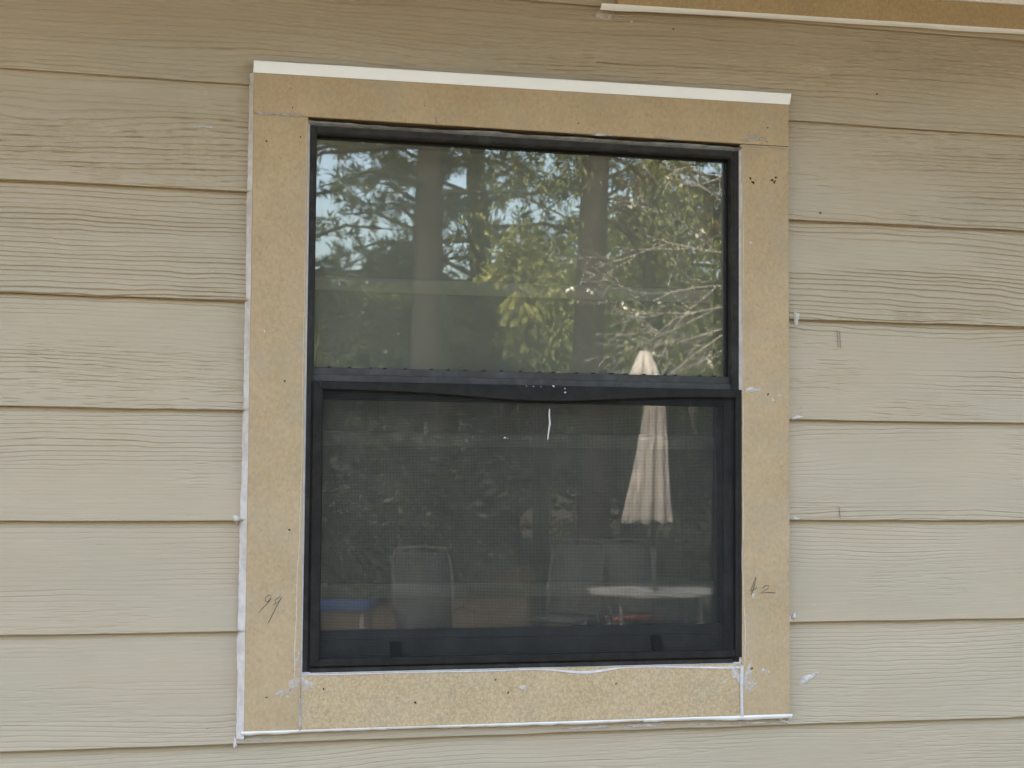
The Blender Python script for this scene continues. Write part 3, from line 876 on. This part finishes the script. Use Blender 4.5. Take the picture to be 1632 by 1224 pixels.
# ------------------------------------------------------------------ yard furniture (seen mirrored in the panes)
CANVAS = noisy("cream_canvas", (0.306, 0.281, 0.251), (0.348, 0.323, 0.293), 6, 0.9, 0.1)
DULL = mat("dull_bronze_tube", (0.04, 0.037, 0.033), 0.6, 0.2)
BRONZE = mat("dark_bronze_tube", (0.05, 0.045, 0.04), 0.45, 0.4)
PALE = mat("pale_tube", (0.12, 0.115, 0.11), 0.4, 0.4)
def umbrella(x, y):
    t = empty("patio_umbrella", (x, y, GROUND + 0.02))
    tag(t, "cream patio umbrella folded shut on its pole, reflected behind the table", "umbrella")
    def lathe_folds(name, rows, m, lob=8, ph=0.0):
        n = 96
        V, F = [], []
        for (z, r, dep) in rows:
            for i in range(n):
                a = 2 * math.pi * i / n
                fold = abs(math.sin(lob * a / 2 + ph))
                q = r * (1 - dep * (1 - fold) ** 1.4) + 0.012 * (r / 0.2) * w1(a * 3 + z * 0.8, 1.3, 61)
                V.append((q * math.cos(a) - 0.062 * max(0.0, min(1.0, (2.15 - z) / 0.85)), q * math.sin(a), z - (0.05 * fold if z < 1.33 else 0)))
        for j in range(len(rows) - 1):
            for i in range(n):
                F.append((j * n + i, j * n + (i + 1) % n, (j + 1) * n + (i + 1) % n, (j + 1) * n + i))
        return mesh_np(name, V, F, m, t, True)
    lathe_folds("canopy", [(2.56, 0.045, 0.1), (2.40, 0.065, 0.25), (2.2, 0.085, 0.45), (2.0, 0.108, 0.5), (1.75, 0.14, 0.52), (1.5, 0.172, 0.55), (1.32, 0.214, 0.55), (1.315, 0.200, 0.55)], CANVAS)
    lathe_folds("vent_cap", [(2.662, 0.002, 0.0), (2.660, 0.036, 0.05), (2.652, 0.042, 0.1), (2.60, 0.068, 0.42), (2.53, 0.098, 0.55), (2.46, 0.126, 0.6), (2.455, 0.118, 0.6)], CANVAS, 6, 0.4)
    g = MB(); g.tube([(0, 0, 0.02), (0, 0, 2.6)], 0.019, 12); g.build("pole", BRONZE, t, True)
    g = MB()
    for a, r in ((0.0, 0.24), (0.045, 0.235), (0.06, 0.2), (0.09, 0.06), (0.3, 0.035)):
        pass
    prof = [(0.24, 0.0), (0.24, 0.04), (0.2, 0.065), (0.06, 0.09), (0.035, 0.12), (0.033, 0.32)]
    for (r0, z0), (r1, z1) in zip(prof, prof[1:]):
        g.tube([(0, 0, z0), (0, 0, z1)], [r0, r1], 24)
    g.build("base", BRONZE, t)
umbrella(4.46, -9.95)

def table(x, y, rz):
    t = empty("patio_table", (x, y, GROUND + 0.02), rz)
    tag(t, "pale octagonal patio table round the folded umbrella", "table")
    top = mat("frosted_glass_top", (0.30, 0.30, 0.29), 0.25, 0.5)
    pr = [(0.56 * math.cos(R(22.5 + 45 * i)), 0.56 * math.sin(R(22.5 + 45 * i))) for i in range(8)]
    pi_ = [(0.05 * math.cos(R(22.5 + 45 * i)), 0.05 * math.sin(R(22.5 + 45 * i))) for i in range(8)]
    g = MB()
    for a, z in ((0.715, 0), ):
        vo = [[g.bm.verts.new((px, py, zz)) for px, py in pr] for zz in (0.715, 0.727)]
        vi = [[g.bm.verts.new((px, py, zz)) for px, py in pi_] for zz in (0.715, 0.727)]
        for k in range(8):
            j = (k + 1) % 8
            g.bm.faces.new((vo[0][k], vo[0][j], vo[1][j], vo[1][k]))
            g.bm.faces.new((vo[1][k], vo[1][j], vi[1][j], vi[1][k]))
            g.bm.faces.new((vo[0][j], vo[0][k], vi[0][k], vi[0][j]))
            g.bm.faces.new((vi[0][j], vi[0][k], vi[1][k], vi[1][j]))
    g.build("tabletop", top, t)
    g = MB()
    ring = [(0.575 * math.cos(R(22.5 + 45 * i)), 0.575 * math.sin(R(22.5 + 45 * i)), 0.72) for i in range(8)]
    for k in range(8):
        g.tube([ring[k], ring[(k + 1) % 8]], 0.016, 8)
    g.build("rim", PALE, t)
    for k in range(4):
        a = R(45 + 90 * k)
        g = MB(); g.tube([(0.45 * math.cos(a), 0.45 * math.sin(a), 0.71), (0.44 * math.cos(a), 0.44 * math.sin(a), 0.35), (0.50 * math.cos(a), 0.50 * math.sin(a), 0.0)], 0.017, 8)
        g.build("leg", PALE, t)
table(4.46, -9.95, R(10))

def chair(x, y, rz, lab, seatmat, backmat):
    t = empty("patio_chair", (x, y, GROUND + 0.02), rz)
    tag(t, lab, "chair", "patio chairs near the umbrella table")
    for s in (-1, 1):
        g = MB(); g.tube([(s * 0.26, -0.26, 0.0), (s * 0.26, -0.25, 0.40), (s * 0.265, -0.22, 0.62), (s * 0.265, 0.10, 0.64), (s * 0.25, 0.24, 0.60)], 0.014, 8)
        g.build("arm", DULL, t)
        g = MB(); g.tube([(s * 0.24, 0.30, 0.0), (s * 0.23, 0.20, 0.42), (s * 0.235, 0.26, 0.75), (s * 0.235, 0.34, 1.00), (s * 0.20, 0.355, 1.07), (0, 0.36, 1.09)], 0.013, 8)
        g.build("back_frame", DULL, t)
    def slab(name, rows, m):
        V, F = [], []
        for i, (yy, zz, hw) in enumerate(rows):
            V += [(-hw, yy, zz), (hw, yy, zz), (hw, yy + 0.01, zz - 0.035), (-hw, yy + 0.01, zz - 0.035)]
        for i in range(len(rows) - 1):
            for k in range(4):
                F.append((4 * i + k, 4 * i + (k + 1) % 4, 4 * i + 4 + (k + 1) % 4, 4 * i + 4 + k))
        F += [(3, 2, 1, 0), (len(V) - 4, len(V) - 3, len(V) - 2, len(V) - 1)]
        mesh_np(name, V, F, m, t)
    slab("seat", [(-0.26, 0.44, 0.22), (-0.15, 0.455, 0.235), (0.05, 0.44, 0.235), (0.20, 0.43, 0.23)], seatmat)
    slab("backrest", [(0.215, 0.47, 0.22), (0.25, 0.7, 0.222), (0.30, 0.88, 0.222), (0.345, 1.05, 0.20)], backmat)
RED = noisy("red_cushion", (0.11, 0.03, 0.026), (0.14, 0.04, 0.034), 12, 0.9, 0.1)
DSL = noisy("dark_sling", (0.02, 0.021, 0.021), (0.03, 0.03, 0.031), 14, 0.8, 0.2)
BLUE = noisy("blue_canvas", (0.013, 0.024, 0.075), (0.02, 0.034, 0.10), 12, 0.8, 0.2)
chair(4.62, -11.0, R(188), "patio chair with a red seat cushion behind the pale table", RED, DSL)
chair(2.57, -9.6, R(175), "dark sling patio chair standing apart, left of the table", DSL, DSL)
chair(4.00, -10.95, R(215), "dark sling patio chair at the far left corner of the table", DSL, DSL)
def stool(x, y, rz):
    t = empty("folding_stool", (x, y, GROUND + 0.02), rz)
    tag(t, "tall folding stool with a blue seat and pale legs, left edge of the lower pane", "stool")
    g = MB(); g.box(-0.22, 0.22, -0.18, 0.18, 0.74, 0.80, 0.015); g.build("seat", BLUE, t)
    for s in (-1, 1):
        for q in (-1, 1):
            g = MB(); g.tube([(s * 0.17, q * 0.14, 0.74), (s * 0.21, q * 0.18, 0.0)], 0.016, 8); g.build("leg", PALE, t)
    g = MB()
    for q in (-1, 1): g.tube([(-0.19, q * 0.165, 0.25), (0.19, q * 0.165, 0.25)], 0.012, 8)
    g.build("stretcher", PALE, t)
stool(1.68, -8.35, R(20))

# ------------------------------------------------------------------ trees
BARK = noisy("pine_bark", (0.012, 0.010, 0.008), (0.026, 0.021, 0.017), 6, 0.95, 0.1, (1, 1, 0.25), 0.8, 0.03)
PALEBARK = noisy("weathered_twig", (0.20, 0.185, 0.16), (0.30, 0.28, 0.25), 12, 0.9, 0.1)
NEEDLE = leaf_mat("pine_needles", (0.035, 0.054, 0.021), (0.084, 0.098, 0.034), 0.25)
NEEDLE2 = leaf_mat("dark_needles", (0.026, 0.042, 0.019), (0.068, 0.081, 0.036), 0.2)
LEAFY = leaf_mat("spring_leaves", (0.09, 0.115, 0.03), (0.22, 0.235, 0.075), 0.45)
YELLOW = leaf_mat("yellow_green_leaves", (0.15, 0.165, 0.04), (0.26, 0.26, 0.065), 0.5)
DARKL = leaf_mat("dark_shrub_leaves", (0.0154, 0.0240, 0.0098), (0.0490, 0.0570, 0.0210), 0.25)
RUST = leaf_mat("rusty_leaves", (0.10, 0.065, 0.035), (0.17, 0.10, 0.05), 0.35)
WHITE = leaf_mat("white_petals", (0.62, 0.60, 0.50), (0.72, 0.70, 0.6), 0.3)

def leaves_np(C, D, ln, wd, rng, jit=0.6):
    """one bent leaf (2 quads would double cost: 1 quad) per centre, along direction D"""
    n = len(C)
    D = D + rng.normal(0, jit, (n, 3)); D /= np.linalg.norm(D, axis=1)[:, None] + 1e-9
    r = rng.normal(0, 1, (n, 3)); S = np.cross(D, r); S /= np.linalg.norm(S, axis=1)[:, None] + 1e-9
    l = (ln * rng.uniform(0.6, 1.3, n))[:, None]; w_ = (wd * rng.uniform(0.7, 1.3, n))[:, None]
    a = C - D * l * 0.5; b = C + D * l * 0.5; mid = C + np.cross(S, D) * l * 0.06
    V = np.stack([a, mid + S * w_ * 0.5, b, mid - S * w_ * 0.5], 1).reshape(-1, 3)
    F = np.arange(4 * n).reshape(-1, 4)
    return V, F

def pine(name_seed, H, r0, lo, spread, needle, nl=70, nc=9, per=12):
    rng = np.random.default_rng(name_seed)
    trunk = MB()
    pts = [(0.25 * math.sin(z * 0.23 + name_seed), 0.2 * math.cos(z * 0.19 + name_seed), z) for z in np.linspace(-0.3, H, 12)]
    off0 = Vector(pts[0])
    pts = [(p[0] - off0.x, p[1] - off0.y, p[2]) for p in pts]
    trunk.tube(pts, [r0 * (1.25 if i == 0 else 1 - 0.85 * i / 11) for i in range(12)], 14)
    C, D = [], []
    for i in range(nl):
        t = (i + rng.uniform(0, 1)) / nl
        z = lo + (H - lo) * t
        az = i * 2.4 + rng.uniform(-0.5, 0.5)
        ln = spread * (1 - 0.75 * t) * rng.uniform(0.55, 1.1) + 0.4
        tilt = rng.uniform(-0.25, 0.25) + 0.25 * t
        k = z / H * 11
        bx = np.interp(z, [p[2] for p in pts], [p[0] for p in pts]); by = np.interp(z, [p[2] for p in pts], [p[1] for p in pts])
        d = np.array([math.cos(az), math.sin(az), tilt]); d /= np.linalg.norm(d)
        p0 = np.array([bx, by, z]); mid = p0 + d * ln * 0.55 + np.array([0, 0, 0.08 * ln]); end = p0 + d * ln + np.array([0, 0, -0.05 * ln])
        trunk.tube([p0, mid, end], [0.05 * (1 - 0.5 * t) + 0.01, 0.028, 0.008], 5, False)
        for c in range(nc):
            u = rng.uniform(0.3, 1.02)
            base = (p0 * (1 - u) + end * u) + np.array([0, 0, 0.08 * ln * math.sin(u * 3.1)])
            side = rng.normal(0, 0.16 * ln * 0.5 + 0.12, 3) * np.array([1, 1, 0.5])
            cc = base + side
            dirs = rng.normal(0, 1, (per, 3)) + d * 1.1 + np.array([0, 0, 0.2])
            dirs /= np.linalg.norm(dirs, axis=1)[:, None]
            C.append(cc + dirs * 0.13); D.append(dirs)
    V, F = leaves_np(np.concatenate(C), np.concatenate(D), 0.24, 0.026, rng, 0.2)
    return trunk, V, F

PROTO = {}
def pine_at(kind, x, y, s, rz, lab):
    t = empty("pine_tree", (x, y, GROUND - 0.02), rz)
    t.scale = (s, s, s)
    tag(t, lab, "tree", "pine trees at the back of the yard")
    if kind not in PROTO:
        tr, V, F = {0: lambda: pine(11, 15, 0.30, 2.6, 3.4, NEEDLE, 80, 12, 24), 1: lambda: pine(23, 17, 0.27, 5.4, 3.0, NEEDLE2, 60, 10, 24), 2: lambda: pine(37, 9, 0.13, 0.5, 2.6, NEEDLE2, 75, 11, 24), 3: lambda: pine(51, 16, 0.17, 7.0, 2.3, NEEDLE2, 45, 10, 24)}[kind]()
        a = tr.build("trunk", BARK, t, True)
        b = mesh_np("crown", V, F, NEEDLE if kind == 0 else NEEDLE2, t)
        PROTO[kind] = (a, b)
    else:
        for q in PROTO[kind]:
            c = q.copy(); COL.objects.link(c); c.parent = t
    return t

TREES = [
    (1, 5.38, -22.6, 1.10, 0.4, "tall dark pine with a broad bare lower trunk, centre left of the upper pane"),
    (3, 4.57, -12.1, 1.0, 2.0, "slim pine whose dark bare trunk stands before the bright green tree"),
    (0, 3.3, -25.5, 1.0, 1.0, "bushy pine with sky showing through its boughs, left edge of the upper pane"),
    (0, 7.6, -27.5, 1.05, 3.1, "bushy pine behind the two bare trunks in the reflection"),
    (2, 6.0, -28.5, 1.0, 0.7, "low dense conifer between the two bare pine trunks"),
    (2, 4.3, -27.5, 0.62, 4.2, "short conifer below the patch of open sky"),
    (2, 8.9, -24.0, 1.0, 2.6, "low dense conifer at the right edge of the reflection"),
    (0, 10.8, -22.0, 1.0, 5.0, "bushy pine beyond the right edge of the window reflection"),
    (0, -1.5, -26.0, 1.1, 2.2, "bushy pine far left of the yard"),
    (1, -5.5, -24.0, 1.0, 0.2, "tall pine at the yard's far left corner"),
    (0, 14.5, -24.5, 1.1, 1.7, "bushy pine at the yard's far right corner"),
    (2, 12.0, -27.0, 1.2, 0.1, "dense conifer in the right rear of the yard"),
    (2, 1.0, -29.0, 0.9, 3.3, "dense conifer in the left rear of the yard"),
]
for a in TREES: pine_at(*a)

def leafy_tree(x, y):
    rng = np.random.default_rng(5)
    t = empty("leafy_tree", (x, y, GROUND - 0.02))
    tag(t, "bright yellow-green tree with drooping leaves on the right of the upper pane", "tree")
    tr = MB()
    tr.tube([(0, 0, -0.1), (0.05, 0, 1.2), (-0.05, 0.05, 2.6), (0.05, 0.1, 4.4), (0.0, 0.1, 6.9)], [0.12, 0.10, 0.08, 0.06, 0.02], 10)
    C, D = [], []; CY, DY = [], []
    for i in range(46):
        z = rng.uniform(2.5, 6.6)
        az = rng.uniform(0, 2 * math.pi)
        ln = rng.uniform(0.6, 1.75) * (1.15 - 0.35 * abs(z - 4.2) / 2.6)
        p0 = np.array([0, 0.05, z]); d = np.array([math.cos(az), math.sin(az), 0])
        pts = [p0 + d * ln * u + np.array([0, 0, 0.45 * ln * math.sin(u * 2.0) - 0.75 * ln * u * u]) for u in np.linspace(0, 1, 6)]
        tr.tube(pts, [0.022, 0.018, 0.014, 0.010, 0.007, 0.004], 5, False)
        P5 = np.array(pts)
        n = 250
        u = rng.uniform(0.2, 1.0, n) * 5
        k = np.clip(u.astype(int), 0, 4); f = (u - k)[:, None]
        c = P5[k] * (1 - f) + P5[k + 1] * f
        hang = rng.uniform(0, 0.5, n)
        c = c + rng.normal(0, 0.10, (n, 3)) - np.stack([0 * hang, 0 * hang, hang], 1)
        dd = np.tile(np.array([0.15 * d[0], 0.15 * d[1], -1.0]), (n, 1))
        C.append(c); D.append(dd)
    V, F = leaves_np(np.concatenate(C), np.concatenate(D), 0.085, 0.022, rng, 0.45)
    tr.build("trunk", BARK, t, True)
    mesh_np("crown", V, F, LEAFY, t)
leafy_tree(5.55, -13.0)

def bush(name, x, y, rx, ry, rz, zc, n, m, lab, ln, wd, seed, droop=0.3, cat="shrub", holes=0.5, stems=7):
    rng = np.random.default_rng(seed)
    t = empty(name, (x, y, GROUND - 0.02))
    tag(t, lab, cat)
    # leaf clumps spread through an uneven volume
    nc = max(12, n // 60)
    cc = rng.normal(0, 1, (nc, 3)); cc /= np.linalg.norm(cc, axis=1)[:, None]
    cc *= rng.uniform(0.35, 1.0, nc)[:, None] ** 0.6
    cc = cc * np.array([rx, ry, rz]) * rng.uniform(0.75, 1.15, (nc, 1)) + np.array([0, 0, zc])
    cr = rng.uniform(0.10, 0.22, nc) * (rx + rz) / 2
    k = rng.integers(0, nc, n)
    C = cc[k] + rng.normal(0, 1, (n, 3)) * cr[k][:, None]
    C[:, 2] = np.maximum(C[:, 2], 0.04)
    D = C - np.array([0, 0, zc]); D /= np.linalg.norm(D, axis=1)[:, None] + 1e-9
    D = D + np.array([0, 0, -droop])
    V, F = leaves_np(C, D, ln, wd, rng, 0.6)
    g = MB()
    for i in range(stems):
        e = cc[rng.integers(0, nc)]
        g.tube([(rng.normal(0, 0.05), rng.normal(0, 0.05), -0.05), tuple(e * np.array([0.4, 0.4, 0.55])), tuple(e)], [0.03, 0.02, 0.006], 6, False)
    g.build("stem", BARK, t, True)
    mesh_np("foliage", V, F, m, t)
bush("leafy_sapling", 4.62, -14.2, 0.36, 0.4, 0.8, 3.8, 950, YELLOW, "slim yellow sapling catching the sun left of the bright green tree", 0.12, 0.05, 41, 0.5, "tree")
bush("shrub", 5.45, -11.9, 0.55, 0.5, 0.72, 0.72, 2600, DARKL, "dark leafy shrub behind the table at the right", 0.10, 0.06, 42)
bush("shrub", 7.4, -13.2, 1.0, 0.8, 1.3, 1.3, 3000, DARKL, "tall dark shrub beyond the bright green tree", 0.12, 0.07, 43)
bush("rusty_shrub", 6.55, -15.2, 0.7, 0.6, 1.0, 4.2, 1500, RUST, "rusty-leaved small tree behind the top of the bright green tree", 0.13, 0.06, 44, 0.3, "tree")
bush("shrub", 2.6, -18.0, 1.2, 0.9, 1.0, 0.9, 2400, DARKL, "low dark shrub on the left of the lawn", 0.13, 0.07, 45)
bush("shrub", 4.6, -19.5, 1.3, 1.0, 1.4, 1.2, 3000, DARKL, "broad dark shrub before the central pine trunk", 0.14, 0.07, 46)

def bare_tree(x, y):
    rng = random.Random(19)
    t = empty("bare_tree", (x, y, GROUND - 0.02))
    tag(t, "bare pale-twigged small tree with a few white blossoms, right edge of the upper pane", "tree")
    g = MB()
    tips = []
    def grow(p, d, ln, r, depth):
        pts = [p]; q = p; dd = d.copy()
        for i in range(4):
            dd = (dd + Vector((rng.gauss(0, 0.16), rng.gauss(0, 0.16), rng.gauss(0, 0.13)))).normalized()
            q = q + dd * ln / 4; pts.append(q)
        g.tube(pts, [r, r * 0.85, r * 0.7, r * 0.6, r * 0.45], 5, False)
        if depth == 0:
            tips.append(q); return
        for k in range(3 if depth > 1 else 4):
            b = pts[rng.randint(1, 4)]
            nd = (dd + Vector((rng.gauss(0, 0.55), rng.gauss(0, 0.45), rng.gauss(0.0, 0.45)))).normalized()
            grow(b, nd, ln * rng.uniform(0.5, 0.75), max(0.0028, r * 0.55), depth - 1)
    g.tube([(0, 0, -0.1), (0.02, 0, 1.0), (-0.05, 0, 2.4), (-0.02, 0, 4.5)], [0.06, 0.055, 0.045, 0.02], 8)
    for z, dx, dz, ln in ((3.75, -1, 0.25, 1.0), (3.3, -1, 0.05, 1.05), (3.45, -1, -0.15, 1.2), (4.1, -0.8, 0.5, 0.9), (3.1, -0.9, -0.2, 0.9), (3.3, 0.9, 0.3, 0.9), (4.2, 0.6, 0.7, 0.8), (3.2, -1, -0.5, 0.9)):
        grow(Vector((-0.03, 0, z)), Vector((dx, rng.uniform(-0.3, 0.3), dz)).normalized(), ln, 0.010, 3)
    g.build("trunk", PALEBARK, t, True)
    rn = np.random.default_rng(2)
    pick = [tips[i] for i in range(0, len(tips), 14)]
    C = np.repeat(np.array([tuple(p) for p in pick]), 5, 0) + rn.normal(0, 0.02, (len(pick) * 5, 3))
    V, F = leaves_np(C, rn.normal(0, 1, C.shape), 0.035, 0.028, rn, 0.4)
    mesh_np("blossom", V, F, WHITE, t)
bare_tree(6.05, -11.6)

# far wood: one mass of undergrowth behind the pines
rng = np.random.default_rng(77)
n = 100000
X = rng.uniform(-14, 26, n)
top = 6.4 + 1.2 * (fbm(X * 0.35, X * 0, 3) - 0.5) * 2 + 0.6 * (vnoise(X * 1.7, X * 0, 8) - 0.5)
Zf = GROUND + top * np.sqrt(rng.uniform(0, 1, n))
Yf = -33 + rng.normal(0, 1.2, n)
C = np.stack([X, Yf, Zf], 1)
V, F = leaves_np(C, rng.normal(0, 1, (n, 3)), 0.24, 0.11, rng, 0.5)
fw_ = mesh_np("far_wood", V, F, leaf_mat("far_leaves", (0.03, 0.036, 0.018), (0.085, 0.09, 0.042), 0.3))
tag(fw_, "dark mass of undergrowth along the back of the yard", "undergrowth", kind="stuff")
